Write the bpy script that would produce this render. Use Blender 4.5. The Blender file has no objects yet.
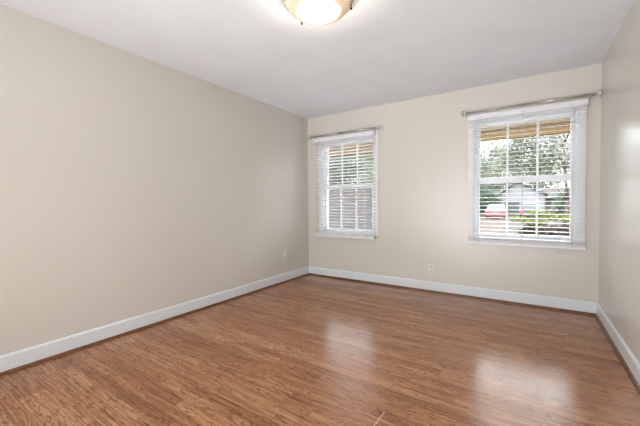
import bpy, bmesh, math, random
from mathutils import Vector, Matrix
random.seed(7)
S = bpy.context.scene
C = S.collection
PI = math.pi

# ------------------------------------------------------------------ camera, world, light, exposure
cam = bpy.data.cameras.new('camera')
camo = bpy.data.objects.new('camera', cam)
C.objects.link(camo)
S.camera = camo
FPX = 316.7
cam.sensor_fit = 'HORIZONTAL'
cam.sensor_width = 36.0
cam.lens = 36.0 * FPX / 640.0
cam.shift_y = -(213 - 211.72) / 640.0
cam.clip_start = 0.02
cam.clip_end = 400
_r = Vector((0.83385502, 0.55193329, -0.00744659))
_u = Vector((-0.00822467, 0.02591259, 0.99963038))
_f = Vector((-0.55192224, 0.83348556, -0.02614681))
m = Matrix((( _r.x, _u.x, -_f.x, 0), (_r.y, _u.y, -_f.y, 0), (_r.z, _u.z, -_f.z, 1.1165), (0, 0, 0, 1)))
camo.matrix_world = m

S.view_settings.view_transform = 'Standard'
S.view_settings.look = 'None'
S.view_settings.gamma = 1
S.view_settings.use_curve_mapping = False
S.view_settings.exposure = 0.82

SKY = 11.0
w = bpy.data.worlds.new('world')
S.world = w
w.use_nodes = True
nt = w.node_tree
bg = nt.nodes['Background']
tc = nt.nodes.new('ShaderNodeTexCoord')
no = nt.nodes.new('ShaderNodeTexNoise')
no.inputs['Scale'].default_value = 2.2
no.inputs['Detail'].default_value = 3
rp = nt.nodes.new('ShaderNodeValToRGB')
rp.color_ramp.elements[0].color = (0.86, 0.92, 1.0, 1)
rp.color_ramp.elements[1].color = (1.0, 1.0, 1.0, 1)
rp.color_ramp.elements[0].position = 0.35
rp.color_ramp.elements[1].position = 0.6
nt.links.new(tc.outputs['Generated'], no.inputs['Vector'])
nt.links.new(no.outputs['Fac'], rp.inputs['Fac'])
nt.links.new(rp.outputs['Color'], bg.inputs['Color'])
sepw = nt.nodes.new('ShaderNodeSeparateXYZ')
nt.links.new(tc.outputs['Generated'], sepw.inputs[0])
mrw = nt.nodes.new('ShaderNodeMapRange')     # overcast sky: brighter overhead than at the horizon
mrw.inputs['From Min'].default_value = 0.10; mrw.inputs['From Max'].default_value = 0.25
mrw.inputs['To Min'].default_value = 2.2; mrw.inputs['To Max'].default_value = SKY
nt.links.new(sepw.outputs['Z'], mrw.inputs['Value'])
nt.links.new(mrw.outputs['Result'], bg.inputs['Strength'])

sun = bpy.data.lights.new('sun', 'SUN')
sun.energy = 1.2
sun.angle = math.radians(12)
sun.color = (1.0, 0.97, 0.92)
suno = bpy.data.objects.new('sun', sun)
suno.rotation_euler = (math.radians(38), 0, math.radians(200))
suno.location = (0, 10, 20)
C.objects.link(suno)

LAMP_POINT = 1.7
LAMP_GLASS = 5.0

# added soft fill lights behind the camera
def area_light(loc, target, sx, sy, energy, spread=170):
    a = bpy.data.lights.new('fill_light', 'AREA')
    a.shape = 'RECTANGLE'; a.size = sx; a.size_y = sy; a.energy = energy; a.spread = math.radians(spread)
    a.color = (0.93, 0.975, 1.0)
    ao = bpy.data.objects.new('fill_light', a); C.objects.link(ao)
    ao.location = loc
    ao.rotation_euler = (Vector(target) - Vector(loc)).to_track_quat('-Z', 'Y').to_euler()
LA, LB, LC, LD = 56, 10, 21, 3.2
area_light((-2.15, -4.5, 1.2), (-0.9, 4, 1.3), 1.3, 2.1, LA)
area_light((0.555, -1.3, 1.2), (-2.9, -1.3, 1.25), 1.2, 1.6, LB)
area_light((-0.6, -0.8, 0.10), (-0.5, 1.6, 2.44), 1.9, 0.35, LC, 140)
area_light((-2.1, -2.8, 0.3), (-1.2, 3.0, 2.6), 1.5, 0.5, LD, 45)

XL, XR, YB, YN, H = -2.9084, 0.5669, 4.0591, -4.6, 2.44
GZ = -0.65

# ------------------------------------------------------------------ materials
def new_mat(name):
    mt = bpy.data.materials.new(name)
    mt.use_nodes = True
    return mt, mt.node_tree, mt.node_tree.nodes['Principled BSDF']

def plain(name, col, rough=0.5, metal=0.0, vary=0.06, scale=6.0, spec=0.5, bump=0.0, bscale=60.0, trans=0.0):
    mt, t, b = new_mat(name)
    N, L = t.nodes, t.links
    tcn = N.new('ShaderNodeTexCoord')
    n = N.new('ShaderNodeTexNoise'); n.inputs['Scale'].default_value = scale; n.inputs['Detail'].default_value = 4
    L.new(tcn.outputs['Object'], n.inputs['Vector'])
    r = N.new('ShaderNodeValToRGB')
    lo = [max(0, c * (1 - vary)) for c in col]; hi = [min(1, c * (1 + vary)) for c in col]
    r.color_ramp.elements[0].position = 0.3; r.color_ramp.elements[1].position = 0.7
    r.color_ramp.elements[0].color = (*lo, 1); r.color_ramp.elements[1].color = (*hi, 1)
    L.new(n.outputs['Fac'], r.inputs['Fac']); L.new(r.outputs['Color'], b.inputs['Base Color'])
    b.inputs['Roughness'].default_value = rough
    b.inputs['Metallic'].default_value = metal
    b.inputs['Specular IOR Level'].default_value = spec
    b.inputs['Transmission Weight'].default_value = trans
    if bump:
        n2 = N.new('ShaderNodeTexNoise'); n2.inputs['Scale'].default_value = bscale; n2.inputs['Detail'].default_value = 3
        L.new(tcn.outputs['Object'], n2.inputs['Vector'])
        bp = N.new('ShaderNodeBump'); bp.inputs['Strength'].default_value = bump; bp.inputs['Distance'].default_value = 0.002
        L.new(n2.outputs['Fac'], bp.inputs['Height']); L.new(bp.outputs['Normal'], b.inputs['Normal'])
    return mt

M = {}
M['wall'] = plain('wall_paint', (0.712, 0.679, 0.617), 0.26, vary=0.012, scale=1.5, spec=0.42, bump=0.25, bscale=45)
M['ceiling'] = plain('ceiling_paint', (0.86, 0.895, 0.945), 0.95, vary=0.02, scale=3, spec=0.1, bump=0.9, bscale=70)
M['trim'] = plain('trim_paint', (0.79, 0.835, 0.88), 0.30, vary=0.01, scale=2)
M['white'] = plain('window_white', (0.86, 0.86, 0.88), 0.35, vary=0.01)
M['blind'] = plain('blind_white', (0.87, 0.87, 0.90), 0.38, vary=0.01)
M['shoe'] = plain('stained_shoe_mould', (0.16, 0.065, 0.025), 0.35, vary=0.3, scale=20)
M['nickel'] = plain('brushed_nickel', (0.55, 0.52, 0.49), 0.32, metal=0.85, vary=0.04, scale=40)
M['knob'] = plain('rod_finial', (0.62, 0.60, 0.57), 0.22, metal=0.4)
M['bronze'] = plain('dark_bronze', (0.05, 0.035, 0.025), 0.35, metal=0.7)
M['plate'] = plain('plate_plastic', (0.78, 0.76, 0.72), 0.35, vary=0.01)
M['socket'] = plain('socket_plastic', (0.66, 0.64, 0.60), 0.4, vary=0.01)
M['slot'] = plain('socket_slot', (0.05, 0.045, 0.04), 0.6)
M['cord'] = plain('blind_cord', (0.62, 0.60, 0.57), 0.7)
M['brass'] = plain('sash_lock_metal', (0.55, 0.53, 0.5), 0.35, metal=0.6)

def glass_mat():
    mt, t, b = new_mat('window_glass')
    N, L = t.nodes, t.links
    out = N['Material Output']
    tr = N.new('ShaderNodeBsdfTransparent'); tr.inputs['Color'].default_value = (0.96, 0.98, 0.97, 1)
    gl = N.new('ShaderNodeBsdfGlossy'); gl.inputs['Roughness'].default_value = 0.03
    fr = N.new('ShaderNodeFresnel'); fr.inputs['IOR'].default_value = 1.35
    n = N.new('ShaderNodeTexNoise'); n.inputs['Scale'].default_value = 2.0
    bp = N.new('ShaderNodeBump'); bp.inputs['Strength'].default_value = 0.05; bp.inputs['Distance'].default_value = 0.001
    L.new(n.outputs['Fac'], bp.inputs['Height']); L.new(bp.outputs['Normal'], gl.inputs['Normal'])
    mx = N.new('ShaderNodeMixShader')
    L.new(fr.outputs['Fac'], mx.inputs['Fac']); L.new(tr.outputs['BSDF'], mx.inputs[1]); L.new(gl.outputs['BSDF'], mx.inputs[2])
    L.new(mx.outputs['Shader'], out.inputs['Surface'])
    return mt
M['glass'] = glass_mat()

def floor_mat():
    mt, t, b = new_mat('oak_strip_floor')
    N, L = t.nodes, t.links
    geo = N.new('ShaderNodeNewGeometry')
    sep = N.new('ShaderNodeSeparateXYZ'); L.new(geo.outputs['Position'], sep.inputs[0])
    def math_(op, a, b_=None, c_=None):
        n = N.new('ShaderNodeMath'); n.operation = op
        for i, v in enumerate((a, b_, c_)):
            if v is None: continue
            if isinstance(v, (int, float)): n.inputs[i].default_value = v
            else: L.new(v, n.inputs[i])
        return n.outputs[0]
    def comb(x, y, z=0.0):
        n = N.new('ShaderNodeCombineXYZ')
        for i, v in enumerate((x, y, z)):
            if isinstance(v, (int, float)): n.inputs[i].default_value = v
            else: L.new(v, n.inputs[i])
        return n.outputs[0]
    SW, PL = 0.066, 0.95
    row = math_('FLOOR', math_('DIVIDE', sep.outputs['Y'], SW))
    fy = math_('FRACT', math_('DIVIDE', sep.outputs['Y'], SW))
    wn = N.new('ShaderNodeTexWhiteNoise'); wn.noise_dimensions = '1D'; L.new(row, wn.inputs['W'])
    xs = math_('ADD', math_('DIVIDE', sep.outputs['X'], PL), math_('MULTIPLY', wn.outputs['Value'], 7.0))
    colm = math_('FLOOR', xs); fx = math_('FRACT', xs)
    wid = N.new('ShaderNodeTexWhiteNoise'); wid.noise_dimensions = '2D'; L.new(comb(row, colm), wid.inputs['Vector'])
    pid = wid.outputs['Value']
    # cathedral grain: noise stretched along the board, different on each board
    gv = comb(math_('ADD', math_('MULTIPLY', sep.outputs['X'], 1.0), math_('MULTIPLY', pid, 57.0)), math_('MULTIPLY', sep.outputs['Y'], 7.0), math_('MULTIPLY', pid, 31.0))
    g1 = N.new('ShaderNodeTexNoise'); g1.inputs['Scale'].default_value = 2.3; g1.inputs['Detail'].default_value = 2.0; g1.inputs['Distortion'].default_value = 0.7
    L.new(gv, g1.inputs['Vector'])
    rings = math_('FRACT', math_('MULTIPLY', g1.outputs['Fac'], 12.0))
    ringd = math_('ABSOLUTE', math_('SUBTRACT', rings, 0.5))
    gv2 = comb(math_('MULTIPLY', sep.outputs['X'], 1.6), math_('MULTIPLY', sep.outputs['Y'], 45.0), math_('MULTIPLY', pid, 9.0))
    g2 = N.new('ShaderNodeTexNoise'); g2.inputs['Scale'].default_value = 2.4; g2.inputs['Detail'].default_value = 4.0
    L.new(gv2, g2.inputs['Vector'])
    base = N.new('ShaderNodeValToRGB')
    e = base.color_ramp.elements
    e[0].position = 0.0; e[0].color = (0.370, 0.152, 0.060, 1)
    e[1].position = 1.0; e[1].color = (0.56, 0.278, 0.137, 1)
    for pos, c in ((0.35, (0.45, 0.200, 0.088, 1)), (0.7, (0.50, 0.235, 0.110, 1))):
        k = e.new(pos); k.color = c
    L.new(pid, base.inputs['Fac'])
    gr = N.new('ShaderNodeValToRGB')
    gr.color_ramp.elements[0].position = 0.0; gr.color_ramp.elements[0].color = (0.42, 0.34, 0.29, 1)
    gr.color_ramp.elements[1].position = 0.22; gr.color_ramp.elements[1].color = (1.04, 1.04, 1.04, 1)
    L.new(ringd, gr.inputs['Fac'])
    gf = N.new('ShaderNodeValToRGB')
    gf.color_ramp.elements[0].position = 0.38; gf.color_ramp.elements[0].color = (0.60, 0.55, 0.51, 1)
    gf.color_ramp.elements[1].position = 0.60; gf.color_ramp.elements[1].color = (1.12, 1.12, 1.12, 1)
    L.new(g2.outputs['Fac'], gf.inputs['Fac'])
    def mul(a, b_, f=1.0):
        n = N.new('ShaderNodeMixRGB'); n.blend_type = 'MULTIPLY'; n.inputs['Fac'].default_value = f
        L.new(a, n.inputs[1]); L.new(b_, n.inputs[2]); return n.outputs[0]
    colr = mul(mul(base.outputs['Color'], gr.outputs['Color'], 0.88), gf.outputs['Color'], 0.9)
    # fine joints
    jy = math_('MINIMUM', fy, math_('SUBTRACT', 1.0, fy))
    jx = math_('MINIMUM', fx, math_('SUBTRACT', 1.0, fx))
    joint = math_('MAXIMUM', math_('LESS_THAN', jy, 0.018), math_('LESS_THAN', jx, 0.0020))
    mj = N.new('ShaderNodeMixRGB'); L.new(math_('MULTIPLY', joint, 0.55), mj.inputs['Fac'])
    L.new(colr, mj.inputs[1]); mj.inputs[2].default_value = (0.10, 0.045, 0.02, 1)
    # one thin pale mark across the boards
    sx = math_('ABSOLUTE', math_('SUBTRACT', sep.outputs['X'], math_('ADD', -0.640, math_('MULTIPLY', math_('SUBTRACT', sep.outputs['Y'], 1.5), 0.02))))
    sy = math_('ABSOLUTE', math_('SUBTRACT', sep.outputs['Y'], 1.49))
    pale_mark = math_('MULTIPLY', math_('LESS_THAN', sx, 0.0022), math_('LESS_THAN', sy, 0.085))
    ms = N.new('ShaderNodeMixRGB'); L.new(math_('MULTIPLY', pale_mark, 0.8), ms.inputs['Fac'])
    L.new(mj.outputs[0], ms.inputs[1]); ms.inputs[2].default_value = (0.75, 0.66, 0.58, 1)
    L.new(ms.outputs[0], b.inputs['Base Color'])
    rr = N.new('ShaderNodeMapRange'); rr.inputs['To Min'].default_value = 0.19; rr.inputs['To Max'].default_value = 0.27
    L.new(g2.outputs['Fac'], rr.inputs['Value']); L.new(rr.outputs['Result'], b.inputs['Roughness'])
    b.inputs['Specular IOR Level'].default_value = 0.5
    b.inputs['Coat Weight'].default_value = 0.0
    b.inputs['Coat Roughness'].default_value = 0.17
    bp = N.new('ShaderNodeBump'); bp.inputs['Strength'].default_value = 0.25; bp.inputs['Distance'].default_value = 0.001
    hh = math_('SUBTRACT', g2.outputs['Fac'], joint)
    L.new(hh, bp.inputs['Height']); L.new(bp.outputs['Normal'], b.inputs['Normal'])
    return mt
M['floor'] = floor_mat()

# ------------------------------------------------------------------ mesh helpers
def box(bm, x0, x1, y0, y1, z0, z1):
    vs = [bm.verts.new(p) for p in ((x0,y0,z0),(x1,y0,z0),(x1,y1,z0),(x0,y1,z0),(x0,y0,z1),(x1,y0,z1),(x1,y1,z1),(x0,y1,z1))]
    for f in ((0,3,2,1),(4,5,6,7),(0,1,5,4),(1,2,6,5),(2,3,7,6),(3,0,4,7)):
        bm.faces.new([vs[i] for i in f])
    return vs

def cyl(bm, a, b, r, n=12, r2=None):
    a = Vector(a); b = Vector(b); d = b - a
    q = Vector((0, 0, 1)).rotation_difference(d.normalized()) if d.length > 1e-9 else None
    r2 = r if r2 is None else r2
    A = [bm.verts.new(a + q @ Vector((r * math.cos(2*PI*i/n), r * math.sin(2*PI*i/n), 0))) for i in range(n)]
    B = [bm.verts.new(b + q @ Vector((r2 * math.cos(2*PI*i/n), r2 * math.sin(2*PI*i/n), 0))) for i in range(n)]
    for i in range(n):
        f = bm.faces.new((A[i], A[(i+1) % n], B[(i+1) % n], B[i])); f.smooth = True
    bm.faces.new(A[::-1]); bm.faces.new(B)

def lathe(bm, prof, origin=(0,0,0), axis=(0,0,1), n=32, cap=True):
    q = Vector((0, 0, 1)).rotation_difference(Vector(axis).normalized()); o = Vector(origin)
    rings = []
    for r, h in prof:
        if r < 1e-6: rings.append([bm.verts.new(o + q @ Vector((0, 0, h)))])
        else: rings.append([bm.verts.new(o + q @ Vector((r*math.cos(2*PI*i/n), r*math.sin(2*PI*i/n), h))) for i in range(n)])
    for A, B in zip(rings, rings[1:]):
        for i in range(n):
            j = (i+1) % n
            if len(A) == 1 and len(B) == 1: continue
            if len(A) == 1: f = bm.faces.new((A[0], B[j], B[i]))
            elif len(B) == 1: f = bm.faces.new((A[i], A[j], B[0]))
            else: f = bm.faces.new((A[i], A[j], B[j], B[i]))
            f.smooth = True

def prism(bm, pts, axis, a, b):
    """pts 2-D outline extruded along axis ('x','y','z') from a to b"""
    def P(p, t):
        if axis == 'x': return (t, p[0], p[1])
        if axis == 'y': return (p[0], t, p[1])
        return (p[0], p[1], t)
    A = [bm.verts.new(P(p, a)) for p in pts]; B = [bm.verts.new(P(p, b)) for p in pts]
    n = len(pts)
    bm.faces.new(A); bm.faces.new(B[::-1])
    for i in range(n):
        bm.faces.new((A[i], B[i], B[(i+1) % n], A[(i+1) % n]))

def obj(name, bm, mat, parent=None, bevel=0.0, loc=None):
    bmesh.ops.recalc_face_normals(bm, faces=bm.faces)
    me = bpy.data.meshes.new(name); bm.to_mesh(me); bm.free()
    me.materials.append(mat)
    o = bpy.data.objects.new(name, me); C.objects.link(o)
    if parent:
        o.parent = parent
        chain = []; p = parent
        while p: chain.append(p); p = p.parent
        # geometry is given in world space; parents only translate
        off = Vector((0,0,0))
        for p in chain: off += p.location
        o.location = -off
    if loc is not None: o.location = loc
    if bevel:
        bv = o.modifiers.new('bevel', 'BEVEL'); bv.width = bevel; bv.segments = 2; bv.limit_method = 'ANGLE'; bv.angle_limit = math.radians(40)
    return o

def B(): return bmesh.new()
def bx(*a):
    bm = B(); box(bm, *a); return bm
def thing(name, label, cat, loc=(0,0,0), group=None):
    o = bpy.data.objects.new(name, None); C.objects.link(o); o.location = loc; o.empty_display_size = 0.1
    o['label'] = label; o['category'] = cat
    if group: o['group'] = group
    return o
def tag(o, label, cat, group=None, kind=None):
    o['label'] = label; o['category'] = cat
    if group: o['group'] = group
    if kind: o['kind'] = kind
    return o
def struct(name, bm, mat, parent=None, bevel=0.0, label=None):
    o = obj(name, bm, mat, parent, bevel)
    if not parent: o['kind'] = 'structure'
    if label: o['label'] = label
    return o

# ------------------------------------------------------------------ room shell
struct('floor', bx(XL-0.15, XR+0.15, YN, YB+0.02, -0.12, 0.0), M['floor'], label='glossy reddish brown oak strip floor')
struct('ceiling', bx(XL-0.15, XR+0.15, YN, YB+0.15, H, H+0.12), M['ceiling'], label='pale grey stippled ceiling')
struct('wall_left', bx(XL-0.15, XL, YN, YB+0.15, -0.12, H), M['wall'], label='long plain beige wall on the left')
struct('wall_right', bx(XR, XR+0.15, YN, YB+0.15, -0.12, H), M['wall'], label='beige wall catching the window reflection on the right')

struct('wall_near', bx(XL-0.15, XR+0.15, YN-0.12, YN, -0.12, H+0.12), M['wall'], label='beige wall behind the viewpoint')
WT = 0.15
# windows: opening x0,x1,z0,z1
WIN = [(-2.645, -1.775, 0.668, 2.050), (-0.548, 0.402, 0.690, 2.040)]
bm = B()
xs = [XL]
for (a, b_, c_, d_) in WIN: xs += [a, b_]
xs.append(XR)
for i in range(0, len(xs), 2):
    box(bm, xs[i], xs[i+1], YB, YB+WT, -0.12, H)
for (a, b_, c_, d_) in WIN:
    box(bm, a, b_, YB, YB+WT, -0.12, c_); box(bm, a, b_, YB, YB+WT, d_, H)
bmesh.ops.remove_doubles(bm, verts=bm.verts, dist=1e-5)
struct('wall_back', bm, M['wall'], label='beige wall holding the two windows')

# baseboards (profile: flat board with a stepped, eased top) and stained shoe moulding
def base_profile(s=1):
    return [(0, 0.0), (0.014, 0.0), (0.014, 0.112), (0.009, 0.122), (0.005, 0.126), (0, 0.126)]
def shoe_profile():
    return [(0.014, 0.0)] + [(0.014 + 0.017*math.cos(t), 0.0 + 0.021*math.sin(t)) for t in [i*PI/2/6 for i in range(7)]]
def run(name, prof, wall, mat, label):
    bm = B()
    if wall == 'back': prism(bm, [(YB - d, z) for d, z in prof], 'x', XL, XR)
    if wall == 'left': prism(bm, [(XL + d, z) for d, z in prof], 'y', YN, YB)
    if wall == 'right': prism(bm, [(XR - d, z) for d, z in prof], 'y', YN, YB)
    return struct(name, bm, mat, label=label)
for k, sd in enumerate(('left', 'back', 'right')):
    run('baseboard_' + sd, base_profile(), sd, M['trim'], f'white baseboard along the {sd} wall')
    run('trim_%d' % (k+1), shoe_profile(), sd, M['shoe'], f'dark stained shoe moulding at the foot of the {sd} wall')

# ------------------------------------------------------------------ windows
def window(idx, x0, x1, z0, z1, lab):
    root = bpy.data.objects.new('window_%d' % idx, None); C.objects.link(root)
    root.location = (0, YB, 0); root['kind'] = 'structure'; root['label'] = lab
    W = M['white']
    # casing on the wall, mitred look: head, sill apron, sides
    bm = B(); c = 0.055; f0 = YB - 0.018
    box(bm, x0-c, x0, f0, YB, z0-0.012, z1+c); box(bm, x1, x1+c, f0, YB, z0-0.012, z1+c)
    box(bm, x0, x1, f0, YB, z1, z1+c); box(bm, x0, x1, f0, YB, z0-0.012, z0)
    obj('casing', bm, W, root, 0.003)
    # jambs lining the opening
    bm = B(); j = 0.014
    box(bm, x0, x0+j, YB, YB+WT, z0, z1); box(bm, x1-j, x1, YB, YB+WT, z0, z1)
    box(bm, x0+j, x1-j, YB, YB+WT, z1-j, z1); box(bm, x0+j, x1-j, YB, YB+WT, z0, z0+j)
    obj('jamb', bm, W, root, 0.002)
    a, b_, lo, hi = x0+j, x1-j, z0+j, z1-j
    mz = 1.363
    s = 0.046
    def sash(name, y0, y1, zl, zh, botr, topr):
        bm = B()
        box(bm, a, a+s, y0, y1, zl, zh); box(bm, b_-s, b_, y0, y1, zl, zh)
        box(bm, a+s, b_-s, y0, y1, zl, zl+botr); box(bm, a+s, b_-s, y0, y1, zh-topr, zh)
        o = obj(name, bm, W, root, 0.003)
        gx0, gx1, gz0, gz1 = a+s, b_-s, zl+botr, zh-topr
        yc = (y0+y1)/2
        obj('pane', bx(gx0, gx1, yc-0.002, yc+0.002, gz0, gz1), M['glass'], o)
        for k in (1, 2):
            xm = gx0 + (gx1-gx0)*k/3
            obj('muntin', bx(xm-0.010, xm+0.010, y0+0.004, yc-0.003, gz0, gz1), W, o, 0.002)
        return o
    sash('upper_sash', YB+0.070, YB+0.102, mz-0.034, hi, 0.066, 0.046)
    ls = sash('lower_sash', YB+0.030, YB+0.062, lo, mz+0.034, 0.058, 0.062)
    for fx in (0.16, 0.84):
        xc = a + (b_-a)*fx
        bm = B(); box(bm, xc-0.03, xc+0.03, YB+0.018, YB+0.030, lo+0.030, lo+0.036); box(bm, xc-0.03, xc+0.03, YB+0.018, YB+0.021, lo+0.024, lo+0.036)
        obj('sash_lift', bm, W, ls, 0.001)
    for fx in (0.3, 0.7):
        xc = a + (b_-a)*fx
        bm = B(); box(bm, xc-0.025, xc+0.025, YB+0.034, YB+0.060, mz+0.034, mz+0.040)
        cyl(bm, (xc, YB+0.048, mz+0.040), (xc, YB+0.048, mz+0.050), 0.011, 14); box(bm, xc-0.004, xc+0.028, YB+0.040, YB+0.047, mz+0.043, mz+0.049)
        obj('sash_lock', bm, M['brass'], ls, 0.001)
    # insect-screen track and outside brick-mould trim
    bm = B()
    y2 = YB+WT
    box(bm, x0-0.05, x0, y2, y2+0.03, z0-0.05, z1+0.05); box(bm, x1, x1+0.05, y2, y2+0.03, z0-0.05, z1+0.05)
    box(bm, x0, x1, y2, y2+0.03, z1, z1+0.05); box(bm, x0-0.02, x1+0.02, y2, y2+0.06, z0-0.05, z0)
    obj('outer_trim', bm, W, root, 0.003)
    return root
window(1, *WIN[0], 'white sash window nearer the left corner')
window(2, *WIN[1], 'white sash window nearer the right wall, with three lights per sash')

# ------------------------------------------------------------------ blinds (outside mount, 50 mm slats)
def blind(x0, x1, zt, zb, tilt, label, ladders):
    root = thing('window_blind', label, 'blind', ((x0+x1)/2, 4.0, zt), 'horizontal slat blinds over the windows')
    Y = 3.998
    Wm = M['blind']
    obj('headrail', bx(x0+0.012, x1-0.012, Y-0.022, YB-0.0185, zt-0.052, zt-0.006), Wm, root, 0.002)
    bm = B()   # valance: moulded face with returns
    prof = [(Y-0.040, zt-0.058), (Y-0.044, zt-0.053), (Y-0.044, zt-0.044), (Y-0.040, zt-0.040), (Y-0.040, zt-0.018), (Y-0.046, zt-0.010), (Y-0.046, zt), (Y-0.032, zt), (Y-0.032, zt-0.058)]
    prism(bm, prof, 'x', x0, x1)
    for a, b_ in ((x0, x0+0.008), (x1-0.008, x1)):
        box(bm, a, b_, Y-0.032, Y+0.035, zt-0.058, zt)
    val = obj('valance', bm, Wm, root)
    for k in range(3):
        xc = x0 + (x1-x0)*(0.12 + 0.38*k)
        obj('valance_clip', bx(xc-0.006, xc+0.006, Y-0.048, Y-0.0462, zt-0.046, zt-0.028), M['socket'], val)
    # slats
    pitch = 0.0445; wd = 0.042; th = 0.0020
    bm = B(); z = zt - 0.088; n = 0
    top = z
    zs = []
    while z > zb + 0.075:
        zs.append(z); z -= pitch
    zs += [zb + 0.0300 + 0.0026*k for k in range(9)]     # spare slats stacked on the bottom rail
    for z in zs:
        cr = 0.0022 if z > zb + 0.07 else 0.0003; ct, st = math.cos(tilt), math.sin(tilt if z > zb + 0.07 else 0)
        pts = []
        for sgn in (1, -1):
            for i in range(5):
                u = (-0.5 + i/4)*wd*sgn
                v = cr*(1 - (2*u/wd)**2) + sgn*th/2
                pts.append((Y + u*ct + v*st, z - u*st + v*ct))
        prism(bm, pts, 'x', x0+0.004, x1-0.004)
    obj('slats', bm, Wm, root)
    obj('bottom_rail', bx(x0+0.002, x1-0.002, Y-0.026, Y+0.026, zb, zb+0.028), Wm, root, 0.004)
    for fx in ladders:
        xc = x0 + (x1-x0)*fx
        bm = B()
        for yy in (Y-0.028, Y+0.028):
            cyl(bm, (xc-0.004, yy, zb+0.01), (xc-0.004, yy, zt-0.05), 0.0009, 6); cyl(bm, (xc+0.004, yy, zb+0.01), (xc+0.004, yy, zt-0.05), 0.0009, 6)
        obj('ladder_cord', bm, M['cord'], root)
    # pull cord with tassel at the right-hand end, tilt wand at the left
    xc = x1 + 0.006
    bm = B(); cyl(bm, (xc, Y-0.036, zb+0.05), (xc, Y-0.036, zt-0.05), 0.0018, 6); cyl(bm, (xc+0.001, Y-0.031, zb+0.05), (xc+0.001, Y-0.031, zt-0.05), 0.0012, 6)
    cd = obj('lift_cord', bm, M['cord'], root)
    bm = B(); lathe(bm, [(0.0, 0.05), (0.003, 0.048), (0.0075, 0.012), (0.0065, 0.002), (0.0, 0.0)], (xc, Y-0.034, zb+0.004), n=12)
    obj('tassel', bm, M['socket'], cd)
    return root
blind(-2.735, -1.752, 2.088, 0.622, math.radians(15), 'white slat blind nearer the corner with tilted slats, in front of the narrower window view', (0.16, 0.48, 0.84))
blind(-0.594, 0.458, 2.098, 0.643, math.radians(-2), 'white slat blind opened flat, the car and hedge showing through', (0.10, 0.50, 0.90))

# ------------------------------------------------------------------ curtain rods
def rod(x0, x1, z, label, xs_br):
    Y = 3.962 - 0.012
    root = thing('curtain_rod', label, 'curtain rod', ((x0+x1)/2, Y, z), 'bare nickel curtain rods over the windows')
    xm = x0 + (x1-x0)*0.46
    bm = B(); cyl(bm, (x0+0.050, Y, z), (xm+0.03, Y, z), 0.0105, 16); obj('inner_tube', bm, M['nickel'], root)
    bm = B(); cyl(bm, (xm, Y, z), (x1-0.050, Y, z), 0.0125, 16); obj('outer_tube', bm, M['nickel'], root)
    prof = [(0.0, -0.002), (0.011, 0.0), (0.014, 0.004), (0.011, 0.009), (0.008, 0.012), (0.012, 0.016), (0.0195, 0.024), (0.0215, 0.032), (0.019, 0.040), (0.010, 0.046), (0.0, 0.048)]
    bm = B(); lathe(bm, [(r*1.5, h*1.12) for r, h in prof], (x0+0.052, Y, z), (-1, 0, 0), 20); obj('finial', bm, M['knob'], root)
    bm = B(); lathe(bm, [(r*1.5, h*1.12) for r, h in prof], (x1-0.052, Y, z), (1, 0, 0), 20); obj('finial', bm, M['knob'], root)
    for xb in xs_br:
        bm = B()
        box(bm, xb-0.009, xb+0.009, YB-0.003, YB, z-0.028, z+0.028)
        box(bm, xb-0.004, xb+0.004, Y-0.002, YB-0.003, z-0.019, z-0.0125)
        for t0 in range(6):
            t1, t2 = PI + t0*PI/6, PI + (t0+1)*PI/6
            r1, r2 = 0.0115, 0.016
            prism(bm, [(Y + r1*math.cos(t1), z + r1*math.sin(t1)), (Y + r1*math.cos(t2), z + r1*math.sin(t2)), (Y + r2*math.cos(t2), z + r2*math.sin(t2)), (Y + r2*math.cos(t1), z + r2*math.sin(t1))], 'x', xb-0.006, xb+0.006)
        obj('bracket', bm, M['nickel'], root)
rod(-2.815, -1.665, 2.118, 'bare brushed nickel curtain rod nearer the corner, above the tilted blind', (-2.765, -1.725))
rod(-0.664, 0.558, 2.130, 'bare brushed nickel curtain rod reaching to the right wall', (-0.625, 0.475))

# ------------------------------------------------------------------ outlets
def outlet(origin, normal, label, plug):
    """plate local: x across, z up, -y out of wall"""
    root = thing('wall_outlet', label, 'outlet', origin, 'duplex wall outlets')
    if normal == 'x': root.rotation_euler = (0, 0, PI/2)
    def part(name, bm, mat, par=None, bevel=0):
        bmesh.ops.recalc_face_normals(bm, faces=bm.faces)
        me = bpy.data.meshes.new(name); bm.to_mesh(me); bm.free(); me.materials.append(mat)
        o = bpy.data.objects.new(name, me); C.objects.link(o); o.parent = par or root
        if bevel:
            bv = o.modifiers.new('bevel', 'BEVEL'); bv.width = bevel; bv.segments = 2
        return o
    pl = part('cover_plate', bx(-0.036, 0.036, -0.006, 0, -0.058, 0.058), M['plate'], None, 0.003)
    for zc in (-0.024, 0.024):
        bm = B(); pts = [(0.017*math.cos(a), zc + 0.0145*math.sin(a)) for a in [i*2*PI/20 for i in range(20)]]
        prism(bm, pts, 'y', -0.0085, -0.006)
        so = part('socket', bm, M['socket'])
        bm = B(); box(bm, -0.008, -0.0055, -0.0090, -0.0084, zc-0.002, zc+0.007); box(bm, 0.0055, 0.008, -0.0090, -0.0084, zc-0.001, zc+0.006)
        lathe(bm, [(0.0, 0.0), (0.0028, 0.0), (0.0028, 0.0006), (0, 0.0006)], (0, -0.0084, zc-0.008), (0, -1, 0), 10)
        part('slots', bm, M['slot'], so)
    bm = B(); lathe(bm, [(0, 0), (0.0035, 0), (0.003, 0.0015), (0, 0.002)], (0, -0.006, 0), (0, -1, 0), 12)
    part('screw', bm, M['nickel'])
    return root
outlet((-1.024, YB, 0.290), 'y', 'pale duplex outlet on the back wall between the windows', False)
outlet((XL, 3.455, 0.350), 'x', 'pale duplex outlet on the left wall close to the corner', True)
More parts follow.
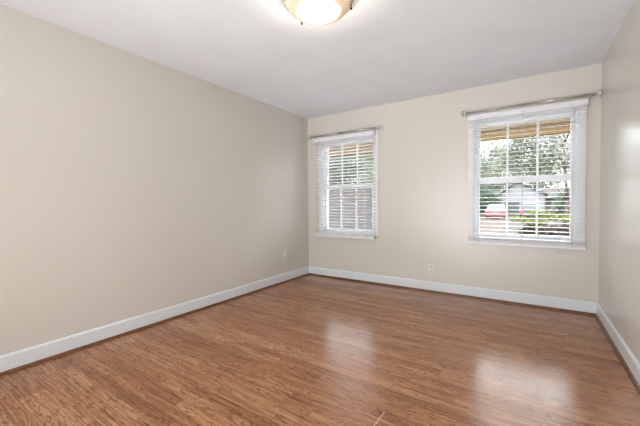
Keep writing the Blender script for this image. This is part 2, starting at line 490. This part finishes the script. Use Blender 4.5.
# small white plug-in night light in the upper socket of the left outlet
nl = thing('plug_in_night_light', 'tiny white plug-in night light in the outlet on the left wall', 'night light', (XL+0.0085, 3.455, 0.402))
bm = B(); box(bm, XL+0.0095, XL+0.032, 3.437, 3.473, 0.374, 0.412)
obj('housing', bm, M['plate'], nl, 0.004)
bm = B(); lathe(bm, [(0.0, 0.0), (0.015, 0.001), (0.0165, 0.012), (0.013, 0.026), (0.006, 0.033), (0.0, 0.035)], (XL+0.021, 3.455, 0.411), n=18)
obj('lens', bm, plain('frosted_lens', (0.93, 0.92, 0.93), 0.25), nl)

# ------------------------------------------------------------------ ceiling light
LX, LY = -1.135, 1.71
lt = thing('ceiling_light', 'flush ceiling light with warm glowing alabaster glass bowl and small bronze knobs', 'ceiling light', (LX, LY, H))
bm = B(); lathe(bm, [(0.0, 0.0), (0.226, 0.0), (0.234, -0.005), (0.234, -0.012), (0.227, -0.017), (0.0, -0.017)], (LX, LY, H-0.0005), n=48)
obj('canopy', bm, plain('canopy_satin', (0.42, 0.40, 0.39), 0.6), lt)
def alabaster():
    mt, t, b = new_mat('alabaster_glass')
    N, L = t.nodes, t.links
    out = N['Material Output']
    tcn = N.new('ShaderNodeTexCoord')
    n = N.new('ShaderNodeTexNoise'); n.inputs['Scale'].default_value = 7; n.inputs['Detail'].default_value = 3; n.inputs['Distortion'].default_value = 1.5
    L.new(tcn.outputs['Object'], n.inputs['Vector'])
    r = N.new('ShaderNodeValToRGB')
    r.color_ramp.elements[0].position = 0.35; r.color_ramp.elements[0].color = (0.80, 0.66, 0.50, 1)
    r.color_ramp.elements[1].position = 0.65; r.color_ramp.elements[1].color = (0.92, 0.82, 0.68, 1)
    L.new(n.outputs['Fac'], r.inputs['Fac'])
    tl = N.new('ShaderNodeBsdfTranslucent'); L.new(r.outputs['Color'], tl.inputs['Color'])
    df = N.new('ShaderNodeBsdfDiffuse'); L.new(r.outputs['Color'], df.inputs['Color'])
    mx = N.new('ShaderNodeMixShader'); mx.inputs['Fac'].default_value = 0.88
    L.new(tl.outputs[0], mx.inputs[1]); L.new(df.outputs[0], mx.inputs[2])
    em = N.new('ShaderNodeEmission'); L.new(r.outputs['Color'], em.inputs['Color']); sz = N.new('ShaderNodeSeparateXYZ'); L.new(tcn.outputs['Object'], sz.inputs[0])
    mr = N.new('ShaderNodeMapRange'); mr.interpolation_type = 'SMOOTHSTEP'   # bulb hot spot painted into the emission, strongest at the bowl bottom
    mr.inputs['From Min'].default_value = H - 0.100; mr.inputs['From Max'].default_value = H - 0.1225
    mr.inputs['To Min'].default_value = 0.10; mr.inputs['To Max'].default_value = LAMP_GLASS
    L.new(sz.outputs['Z'], mr.inputs['Value']); L.new(mr.outputs['Result'], em.inputs['Strength'])
    ad = N.new('ShaderNodeAddShader'); L.new(mx.outputs[0], ad.inputs[0]); L.new(em.outputs[0], ad.inputs[1])
    L.new(ad.outputs[0], out.inputs['Surface'])
    return mt
R0 = 0.200; zr = H - 0.060; dep = 0.062
bm = B()
prof = [(0.0, -dep)] + [(R0*math.sin(t), -dep*math.cos(t)) for t in [i*PI/2/14 for i in range(1, 15)]]
prof += [(R0+0.006, 0.002), (R0+0.002, 0.004)] + [((R0-0.005)*math.sin(t), -(dep-0.005)*math.cos(t)) for t in [i*PI/2/14 for i in range(14, 0, -1)]] + [(0.0, -(dep-0.005))]
lathe(bm, prof, (LX, LY, zr), n=64)
obj('glass_bowl', bm, alabaster(), lt)
for k in range(3):
    a = math.radians(36 + 120*k)
    c_, s_ = math.cos(a), math.sin(a)
    bm = B()
    cyl(bm, (LX + 0.155*c_, LY + 0.155*s_, H-0.014), (LX + 0.212*c_, LY + 0.212*s_, zr+0.008), 0.003, 8)
    cyl(bm, (LX + 0.212*c_, LY + 0.212*s_, zr+0.010), (LX + 0.212*c_, LY + 0.212*s_, zr-0.016), 0.0035, 8)
    lathe(bm, [(0.0, 0.010), (0.005, 0.008), (0.0075, 0.0), (0.006, -0.006), (0.0, -0.009)], (LX + 0.212*c_, LY + 0.212*s_, zr-0.016), n=12)
    obj('retaining_knob', bm, M['bronze'], lt)
def bulb_mat():
    mt, t, b = new_mat('bulb_frosted')
    b.inputs['Base Color'].default_value = (0.9, 0.88, 0.82, 1)
    b.inputs['Emission Color'].default_value = (1, 0.9, 0.75, 1); b.inputs['Emission Strength'].default_value = 2.0
    return mt
bmt = bulb_mat()
for sg in (-1, 1):
    bxp = LX - sg*0.03*0.55; byp = LY + sg*0.03*0.83
    bm = B(); lathe(bm, [(0.0, -0.0), (0.012, -0.001), (0.017, -0.007), (0.018, -0.014), (0.014, -0.021), (0.0, -0.025)], (bxp, byp, H-0.019), n=16)
    obj('bulb', bm, bmt, lt)
    pl = bpy.data.lights.new('bulb_light', 'POINT'); pl.energy = LAMP_POINT; pl.shadow_soft_size = 0.008; pl.color = (1.0, 0.93, 0.83)
    po = bpy.data.objects.new('bulb_light', pl); C.objects.link(po); po.location = (LX - sg*0.03*0.55, LY + sg*0.03*0.83, H-0.092)

# ------------------------------------------------------------------ outside
def brick_mat():
    mt, t, b = new_mat('weathered_brick')
    N, L = t.nodes, t.links
    tcn = N.new('ShaderNodeTexCoord'); mp = N.new('ShaderNodeMapping'); mp.inputs['Rotation'].default_value = (PI/2, 0, 0)
    br = N.new('ShaderNodeTexBrick'); br.inputs['Scale'].default_value = 1.0
    br.inputs['Brick Width'].default_value = 0.215; br.inputs['Row Height'].default_value = 0.075; br.inputs['Mortar Size'].default_value = 0.008
    br.inputs['Color1'].default_value = (0.034, 0.026, 0.025, 1); br.inputs['Color2'].default_value = (0.052, 0.043, 0.042, 1); br.inputs['Mortar'].default_value = (0.06, 0.056, 0.054, 1)
    L.new(tcn.outputs['Object'], mp.inputs['Vector']); L.new(mp.outputs[0], br.inputs['Vector']); L.new(br.outputs['Color'], b.inputs['Base Color'])
    b.inputs['Roughness'].default_value = 0.9
    return mt
def siding_mat():
    mt, t, b = new_mat('lap_siding')
    N, L = t.nodes, t.links
    tcn = N.new('ShaderNodeTexCoord'); wv = N.new('ShaderNodeTexWave'); wv.wave_type = 'BANDS'; wv.bands_direction = 'Z'; wv.wave_profile = 'SAW'
    wv.inputs['Scale'].default_value = 1.3
    L.new(tcn.outputs['Object'], wv.inputs['Vector'])
    bp = N.new('ShaderNodeBump'); bp.inputs['Distance'].default_value = 0.03; L.new(wv.outputs['Fac'], bp.inputs['Height']); L.new(bp.outputs['Normal'], b.inputs['Normal'])
    b.inputs['Base Color'].default_value = (0.11, 0.112, 0.115, 1); b.inputs['Roughness'].default_value = 0.6
    return mt
M['far_white'] = plain('weathered_white_paint', (0.12, 0.12, 0.125), 0.6)
M['brick'] = brick_mat(); M['siding'] = siding_mat()
M['roof'] = plain('grey_shingle', (0.035, 0.033, 0.032), 0.9, spec=0.1, vary=0.25, scale=8)
M['lawn'] = plain('lawn_grass', (0.03, 0.036, 0.015), 0.95, spec=0.05, vary=0.35, scale=3)
M['drive'] = plain('pinkish_brick_drive', (0.034, 0.025, 0.019), 0.9, spec=0.05, vary=0.12, scale=2)
M['concrete'] = plain('pale_concrete', (0.024, 0.0235, 0.022), 0.9, spec=0.05, vary=0.08, scale=2)
M['red'] = plain('red_car_paint', (0.08, 0.005, 0.009), 0.45, vary=0.03, spec=0.7)
M['dark_blue'] = plain('slate_car_paint', (0.010, 0.016, 0.02), 0.45, vary=0.03, spec=0.7)
M['car_glass'] = plain('car_window_glass', (0.03, 0.04, 0.045), 0.3, spec=0.2)
M['tyre'] = plain('tyre_rubber', (0.02, 0.02, 0.02), 0.8)
M['chrome'] = plain('chrome_trim', (0.7, 0.7, 0.7), 0.15, metal=1.0)
M['lens_red'] = plain('tail_lens', (0.5, 0.02, 0.03), 0.2)
M['bay_shade'] = plain('painted_bay_shade', (0.03, 0.03, 0.03), 0.9)
M['bark'] = plain('rough_bark', (0.045, 0.028, 0.024), 0.95, spec=0.1, vary=0.35, scale=9)
M['porchwood'] = plain('painted_porch_beam', (0.25, 0.21, 0.16), 0.7)
def bamboo_mat():
    mt, t, b = new_mat('woven_bamboo')
    N, L = t.nodes, t.links
    tcn = N.new('ShaderNodeTexCoord'); sp = N.new('ShaderNodeSeparateXYZ'); L.new(tcn.outputs['Object'], sp.inputs[0])
    mu = N.new('ShaderNodeMath'); mu.operation = 'MULTIPLY'; mu.inputs[1].default_value = 90; L.new(sp.outputs['Z'], mu.inputs[0])
    cb = N.new('ShaderNodeCombineXYZ'); L.new(sp.outputs['X'], cb.inputs[0]); L.new(mu.outputs[0], cb.inputs[2])
    n = N.new('ShaderNodeTexNoise'); n.inputs['Scale'].default_value = 1.5; L.new(cb.outputs[0], n.inputs['Vector'])
    r = N.new('ShaderNodeValToRGB'); r.color_ramp.elements[0].position = 0.3; r.color_ramp.elements[1].position = 0.7
    r.color_ramp.elements[0].color = (0.085, 0.048, 0.014, 1); r.color_ramp.elements[1].color = (0.17, 0.10, 0.033, 1)
    L.new(n.outputs['Fac'], r.inputs['Fac']); L.new(r.outputs['Color'], b.inputs['Base Color']); b.inputs['Roughness'].default_value = 0.8; b.inputs['Specular IOR Level'].default_value = 0.1
    # thin woven reed lets daylight glow through
    tl = N.new('ShaderNodeBsdfTranslucent'); L.new(r.outputs['Color'], tl.inputs['Color'])
    mx = N.new('ShaderNodeMixShader'); mx.inputs['Fac'].default_value = 0.45
    out = N['Material Output']; L.new(b.outputs[0], mx.inputs[1]); L.new(tl.outputs[0], mx.inputs[2]); L.new(mx.outputs[0], out.inputs['Surface'])
    return mt
M['bamboo'] = bamboo_mat()
M['batten'] = plain('bamboo_dark_cord', (0.05, 0.028, 0.012), 0.8)
def leaf_mat(name, a, b_):
    mt, t, bs = new_mat(name)
    N, L = t.nodes, t.links
    g = N.new('ShaderNodeNewGeometry'); n = N.new('ShaderNodeTexWhiteNoise'); n.noise_dimensions = '1D'
    L.new(g.outputs['Random Per Island'], n.inputs['W'])
    r = N.new('ShaderNodeValToRGB'); r.color_ramp.elements[0].color = (*a, 1); r.color_ramp.elements[1].color = (*b_, 1)
    L.new(n.outputs['Value'], r.inputs['Fac']); L.new(r.outputs['Color'], bs.inputs['Base Color']); bs.inputs['Roughness'].default_value = 0.7; bs.inputs['Specular IOR Level'].default_value = 0.15
    tl = N.new('ShaderNodeBsdfTranslucent'); L.new(r.outputs['Color'], tl.inputs['Color'])
    mx = N.new('ShaderNodeMixShader'); mx.inputs['Fac'].default_value = 0.4
    out = N['Material Output']; L.new(bs.outputs[0], mx.inputs[1]); L.new(tl.outputs[0], mx.inputs[2]); L.new(mx.outputs[0], out.inputs['Surface'])
    return mt
M['leaf_pale'] = leaf_mat('pale_leaves', (0.09, 0.10, 0.07), (0.18, 0.20, 0.145))
M['leaf_dark'] = leaf_mat('dark_leaves', (0.02, 0.035, 0.023), (0.065, 0.10, 0.065))
M['leaf_yellow'] = leaf_mat('yellow_green_leaves', (0.05, 0.06, 0.013), (0.12, 0.125, 0.033))
M['leaf_brown'] = leaf_mat('reddish_twigs', (0.02, 0.012, 0.008), (0.06, 0.042, 0.033))
M['blossom'] = leaf_mat('white_blossom', (0.14, 0.125, 0.12), (0.26, 0.25, 0.25))

struct('ground', bx(-60, 60, YB+WT+2.9, 120, GZ-0.2, GZ), M['lawn'], label='lawn across the yard')
struct('trim_4', bx(-9, 6, YB+WT+0.001, YB+WT+2.9, GZ-0.2, -0.06), M['concrete'], label='concrete porch slab outside the windows')
o = obj('brick_driveway', bx(-9, -1.35, 16, 44, GZ, GZ+0.02), M['drive']); tag(o, 'pinkish paved drive where the red car stands', 'driveway')
o = obj('concrete_drive', bx(-1.33, 2.6, 14, 46, GZ, GZ+0.021), M['concrete']); tag(o, 'pale concrete drive leading to the white garage', 'driveway')

def foliage(name, mat, c, rad, n, size, parent=None, shell=0.45, flat=0.0, seed=1):
    rnd = random.Random(seed)
    vs, fs = [], []
    nl_ = max(8, min(70, n // 120))
    lobes = []
    for i in range(nl_):
        while True:
            v = Vector((rnd.uniform(-1, 1), rnd.uniform(-1, 1), rnd.uniform(-1, 1)))
            if v.length < 1: break
        v = v*0.72
        lobes.append((v, rnd.uniform(0.20, 0.38)))
    for i in range(n):
        lc, lr = lobes[rnd.randrange(nl_)]
        d = Vector((rnd.gauss(0, 1), rnd.gauss(0, 1), rnd.gauss(0, 1))).normalized()
        p = lc + d*lr*(1 - shell*rnd.random()**2)
        P = Vector((c[0] + p.x*rad[0], c[1] + p.y*rad[1], c[2] + p.z*rad[2]))
        u = Vector((rnd.gauss(0, 1), rnd.gauss(0, 1), rnd.gauss(0, 1)*0.6)).normalized()
        w_ = d.cross(u)
        if w_.length < 0.1: w_ = u.orthogonal()
        w_.normalize(); s = size*rnd.uniform(0.6, 1.3)
        k = len(vs)
        vs += [P - u*s*0.5, P + w_*s*0.28, P + u*s*0.5, P - w_*s*0.28]
        fs.append((k, k+1, k+2, k+3))
    me = bpy.data.meshes.new(name); me.from_pydata([tuple(v) for v in vs], [], fs); me.materials.append(mat)
    o = bpy.data.objects.new(name, me); C.objects.link(o)
    if parent:
        o.parent = parent; o.location = -parent.location
    return o

def tree(name, label, cat, x, y, hc, rad, mat, n, size, tr=0.16, group=None, seed=1, base=None):
    t = thing(name, label, cat, (x, y, GZ), group)
    bm = B(); z0 = GZ
    rnd = random.Random(seed+99)
    pts = [(x, y, z0)]
    for k in range(1, 5):
        pts.append((x + rnd.uniform(-.25, .25)*tr*4, y + rnd.uniform(-.2, .2)*tr*4, z0 + (hc - z0)*k/4))
    for k in range(4): cyl(bm, pts[k], pts[k+1], tr*(1-0.16*k), 10, tr*(1-0.16*(k+1)))
    for k in range(6):
        a = rnd.uniform(0, 2*PI); p0 = Vector(pts[2 + k % 3]); L_ = rad[0]*rnd.uniform(.4, .75)
        p1 = p0 + Vector((math.cos(a)*L_, math.sin(a)*L_, rad[2]*rnd.uniform(.1, .6)))
        cyl(bm, p0, p1, tr*0.4, 6, tr*0.12)
    obj('trunk', bm, M['bark'], t)
    foliage('crown', mat, (x, y, hc), rad, n, size, t, seed=seed)
    return t
G = 'trees across the street'
tree('broadleaf_tree', 'tall pale green tree left of the white garage', 'tree', -9.5, 77, 8.0, (9, 4, 9.0), M['leaf_pale'], 24000, 0.38, 0.3, G, 1)
tree('broadleaf_tree', 'tall pale green tree rising behind the white garage', 'tree', 0.5, 68, 9.5, (8.5, 4, 9.6), M['leaf_pale'], 24000, 0.38, 0.3, G, 2)
tree('broadleaf_tree', 'pale green tree right of the white garage', 'tree', 12.5, 77.5, 9.5, (9.5, 4, 10), M['leaf_pale'], 22000, 0.38, 0.3, G, 3)
tree('evergreen_tree', 'dark green tree behind the red car', 'tree', -6.2, 46, 1.6, (3.6, 2.5, 2.6), M['leaf_dark'], 9000, 0.26, 0.25, G, 4)
tree('evergreen_tree', 'dark bushy tree between the garage and the thin trunk', 'tree', 4.4, 44, 1.2, (2.6, 2.2, 2.2), M['leaf_dark'], 9000, 0.24, 0.25, G, 5)
tree('broadleaf_tree', 'wide pale tree seen through the blind nearer the corner', 'tree', -25, 36, 6.5, (11, 4, 8), M['leaf_pale'], 26000, 0.42, 0.3, G, 6)
tree('broadleaf_tree', 'pale tree beyond the brick wall, at its right end', 'tree', -20, 50, 7.0, (8, 4, 7.5), M['leaf_pale'], 22000, 0.42, 0.3, G, 8)
tree('flowering_tree', 'thin trunked tree with white blossom close to the porch', 'tree', 0.90, 12, 2.9, (0.85, 0.8, 1.5), M['blossom'], 750, 0.055, 0.06, None, 9)

# hedge shrubs just off the porch
for k, (x, rx, sd, hy) in enumerate(((0.14, 0.40, 11, 9.0), (0.86, 0.46, 12, 10.45))):
    lb = ('low yellow-green shrub below the open blind, nearest the pale drive', 'low yellow-green shrub in front of the thin trunked tree')[k]
    t = thing('hedge_shrub', lb, 'shrub', (x, hy, GZ), 'hedge shrubs outside the porch')
    foliage('leaves', M['leaf_yellow'], (x, hy, 0.72), (rx*1.25, 0.55, 0.22), 1100, 0.07, t, seed=sd)
    foliage('twigs', M['leaf_brown'], (x, hy-0.05, 0.05), (rx*1.25, 0.48, 0.66), 3200, 0.10, t, seed=sd+20)
    bm = B()
    rnd = random.Random(sd)
    for q in range(9):
        a = rnd.uniform(0, 2*PI); r_ = rnd.uniform(.1, .3)
        cyl(bm, (x + .05*math.cos(a), hy+.05*math.sin(a), GZ), (x + r_*math.cos(a), hy+r_*math.sin(a), 0.45), 0.014, 6, 0.007)
    obj('stems', bm, M['bark'], t)

# white gabled garage
g = thing('neighbour_garage', 'white gabled garage across the drive with a dark panel for its shaded open bay', 'garage', (-0.9, 50, GZ))
gx0, gx1, gy0, gy1 = -3.1, 1.45, 48.0, 55.0
gm = -1.25
bm = B(); prism(bm, [(gx0, GZ), (gx1+0.1, GZ), (gx1+0.1, 2.05), (gm, 3.60), (gx0, 2.25)], 'y', gy0, gy1)
body = obj('wall', bm, M['siding'], g)
for sg, nm in ((-1, 'left'), (1, 'right')):
    bm = B()
    e = gx0 - 0.35 if sg < 0 else gx1 + 0.45
    ze = 2.10 if sg < 0 else 1.90
    prism(bm, [(gm, 3.62), (e, ze), (e, ze+0.12), (gm, 3.76)], 'y', gy0-0.35, gy1+0.2)
    obj('roof_slope', bm, M['roof'], g)
obj('bay_dark_panel', bx(-2.75, -1.1, gy0-0.03, gy0-0.005, GZ+0.05, 1.10), M['bay_shade'], g)  # flat dark panel painted in for the shade inside the bay
bm = B(); box(bm, -2.85, -2.75, gy0-0.08, gy0-0.001, GZ, 1.2); box(bm, -1.1, -1.0, gy0-0.08, gy0-0.001, GZ, 1.2); box(bm, -2.75, -1.1, gy0-0.08, gy0-0.001, 1.1, 1.2)
obj('bay_frame', bm, M['far_white'], g)
bm = B(); box(bm, -0.85, 1.2, gy0-0.05, gy0-0.001, GZ+0.05, 1.3)
for k in range(3): box(bm, -0.85, 1.2, gy0-0.065, gy0-0.05, GZ+0.3+k*0.5, GZ+0.34+k*0.5)
obj('garage_door', bm, M['far_white'], g)
# long low brown house behind
h2 = thing('neighbour_house', 'low brown house beside the white garage', 'house', (5, 57, GZ))
bm = B(); box(bm, 1.9, 10, 56, 63, GZ, 1.6); obj('wall', bm, M['brick'], h2)
bm = B(); prism(bm, [(55.4, 1.5), (59.5, 3.0), (63.6, 1.5), (63.6, 1.65), (59.5, 3.2), (55.4, 1.65)], 'x', 1.6, 10.3); obj('roof', bm, M['roof'], h2)
for x in (2.6, 4.4): obj('window', bx(x, x+0.9, 55.96, 56.0, 0.1, 1.1), M['far_white'], h2)
h3 = thing('brown_roofed_house', 'brown house partly hidden behind the red car', 'house', (-7, 57, GZ))
bm = B(); box(bm, -9.5, -3.6, 56, 62, GZ, 1.45); obj('wall', bm, M['brick'], h3)
bm = B(); prism(bm, [(55.4, 1.4), (59, 2.7), (62.6, 1.4), (62.6, 1.55), (59, 2.9), (55.4, 1.55)], 'x', -9.8, -3.4); obj('roof', bm, M['roof'], h3)

# cars, rear view
def car(name, label, cx, yr, wdt, prof_body, prof_roof, L, mat):
    """prof_body: side outline (y from rear, z); prof_roof: greenhouse outline"""
    t = thing(name, label, 'car', (cx, yr + L/2, GZ))
    z0 = GZ + 0.021
    hw = wdt/2
    bm = B(); prism(bm, [(yr + a, z0 + b_) for a, b_ in prof_body], 'x', cx-hw, cx+hw)
    obj('body', bm, mat, t, 0.07)
    bm = B()
    A = []; 
    for sgn in (-1, 1):
        row = []
        zmin = min(b_ for a, b_ in prof_roof); zmax = max(b_ for a, b_ in prof_roof)
        for a, b_ in prof_roof:
            k = (b_ - zmin)/(zmax - zmin)
            row.append(bm.verts.new((cx + sgn*(hw-0.05 - 0.20*k), yr + a, z0 + b_)))
        A.append(row)
    n = len(prof_roof)
    bm.faces.new(A[0]); bm.faces.new(A[1][::-1])
    for i in range(n): bm.faces.new((A[0][i], A[1][i], A[1][(i+1) % n], A[0][(i+1) % n]))
    cab = obj('cabin', bm, mat, t, 0.05)
    (a0, b0), (a1, b1) = prof_roof[0], prof_roof[1]
    bm = B()
    def q(f, s, off=0.012):
        yy = yr + a0 + (a1-a0)*f; zz = z0 + b0 + (b1-b0)*f
        return (cx + s*(hw - 0.14 - 0.19*f), yy - off, zz + off*0.3)
    vs = [bm.verts.new(q(0.12, -1)), bm.verts.new(q(0.12, 1)), bm.verts.new(q(0.90, 1)), bm.verts.new(q(0.90, -1))]
    bm.faces.new(vs); r_ = bmesh.ops.extrude_face_region(bm, geom=list(bm.faces))
    for v in r_['geom']:
        if isinstance(v, bmesh.types.BMVert): v.co.y += 0.02
    obj('rear_window', bm, M['car_glass'], t)
    zb = prof_body[1][1]
    for s in (-1, 1):
        obj('tail_light', bx(cx + s*(hw-0.22)-0.17, cx + s*(hw-0.22)+0.17, yr-0.02, yr+0.05, z0+0.60, z0+0.76), M['lens_red'], t, 0.02)
        for yy in (yr + 0.85, yr + L - 0.85):
            bm = B(); xx = cx + s*(hw-0.11)
            cyl(bm, (xx-0.1, yy, z0+0.32), (xx+0.1, yy, z0+0.32), 0.32, 20)
            wh = obj('wheel', bm, M['tyre'], t, 0.02)
            bm = B(); cyl(bm, (xx+s*0.1, yy, z0+0.32), (xx+s*0.115, yy, z0+0.32), 0.19, 16); obj('hubcap', bm, M['chrome'], wh)
    obj('bumper', bx(cx-hw+0.02, cx+hw-0.02, yr-0.07, yr+0.05, z0+0.32, z0+0.50), mat, t, 0.03)
    obj('licence_plate', bx(cx-0.16, cx+0.16, yr-0.03, yr-0.005, z0+0.60, z0+0.72), M['far_white'], t)
    return t
car('sedan_car', 'red sedan parked on the pinkish drive, seen from behind', -2.98, 37, 1.86,
    [(0.0, 0.28), (0.0, 0.85), (0.10, 0.93), (1.0, 0.96), (3.2, 0.95), (4.4, 0.78), (4.5, 0.6), (4.5, 0.28)],
    [(0.75, 0.93), (1.35, 1.50), (2.6, 1.52), (3.3, 0.93)], 4.5, M['red'])
car('sport_utility_car', 'slate blue car parked in front of the garage door', 0.0, 41, 1.9,
    [(0.0, 0.30), (0.0, 0.95), (0.08, 1.02), (3.5, 1.02), (4.6, 0.92), (4.7, 0.7), (4.7, 0.30)],
    [(0.08, 1.0), (0.35, 1.62), (3.0, 1.62), (3.7, 1.0)], 4.7, M['dark_blue'])

# brick garden wall seen through the left window
o = obj('brick_wall', bx(-13, -3.2, 9.0, 9.25, GZ, 1.62), M['brick'])
tag(o, 'pinkish grey brick wall behind the blind nearer the corner', 'wall')

# porch beam, made-up rafters (left open to let skylight in), rolled bamboo shades
struct('trim_5', bx(-9, 6, 6.45, 6.75, 2.62, 2.95), M['porchwood'], label='painted beam at the porch edge')
bm = B()
for k in range(12): box(bm, -8.5 + k*1.2, -8.42 + k*1.2, YB+WT, 6.45, 2.78, 2.92)
struct('trim_6', bm, M['porchwood'], label='made-up open rafters over the porch, letting skylight in')
def bamboo(x0, x1, label):
    t = thing('bamboo_shade', label, 'shade', ((x0+x1)/2, 6.42, 2.62), 'bamboo shades hung from the porch beam')
    Y = 6.40
    obj('reed_panel', bx(x0, x1, Y, Y+0.008, 2.23, 2.62), M['bamboo'], t)
    obj('valance', bx(x0, x1, Y-0.03, Y-0.022, 2.43, 2.62), M['bamboo'], t)
    bm = B(); cyl(bm, (x0, Y-0.02, 2.415), (x1, Y-0.02, 2.415), 0.018, 10); obj('rail', bm, M['batten'], t)
    bm = B(); cyl(bm, (x0, Y, 2.225), (x1, Y, 2.225), 0.02, 10); obj('bottom_roll', bm, M['bamboo'], t)
    x = x0 + 0.04; bm = B()
    while x < x1: box(bm, x-0.013, x+0.013, Y-0.006, Y-0.0005, 2.24, 2.40); x += 0.078
    obj('stitch_cords', bm, M['batten'], t)
bamboo(-1.35, 0.95, 'tan bamboo shade at the top of the open blind view')
bamboo(-4.9, -2.4, 'tan bamboo shade at the top of the view nearer the corner')
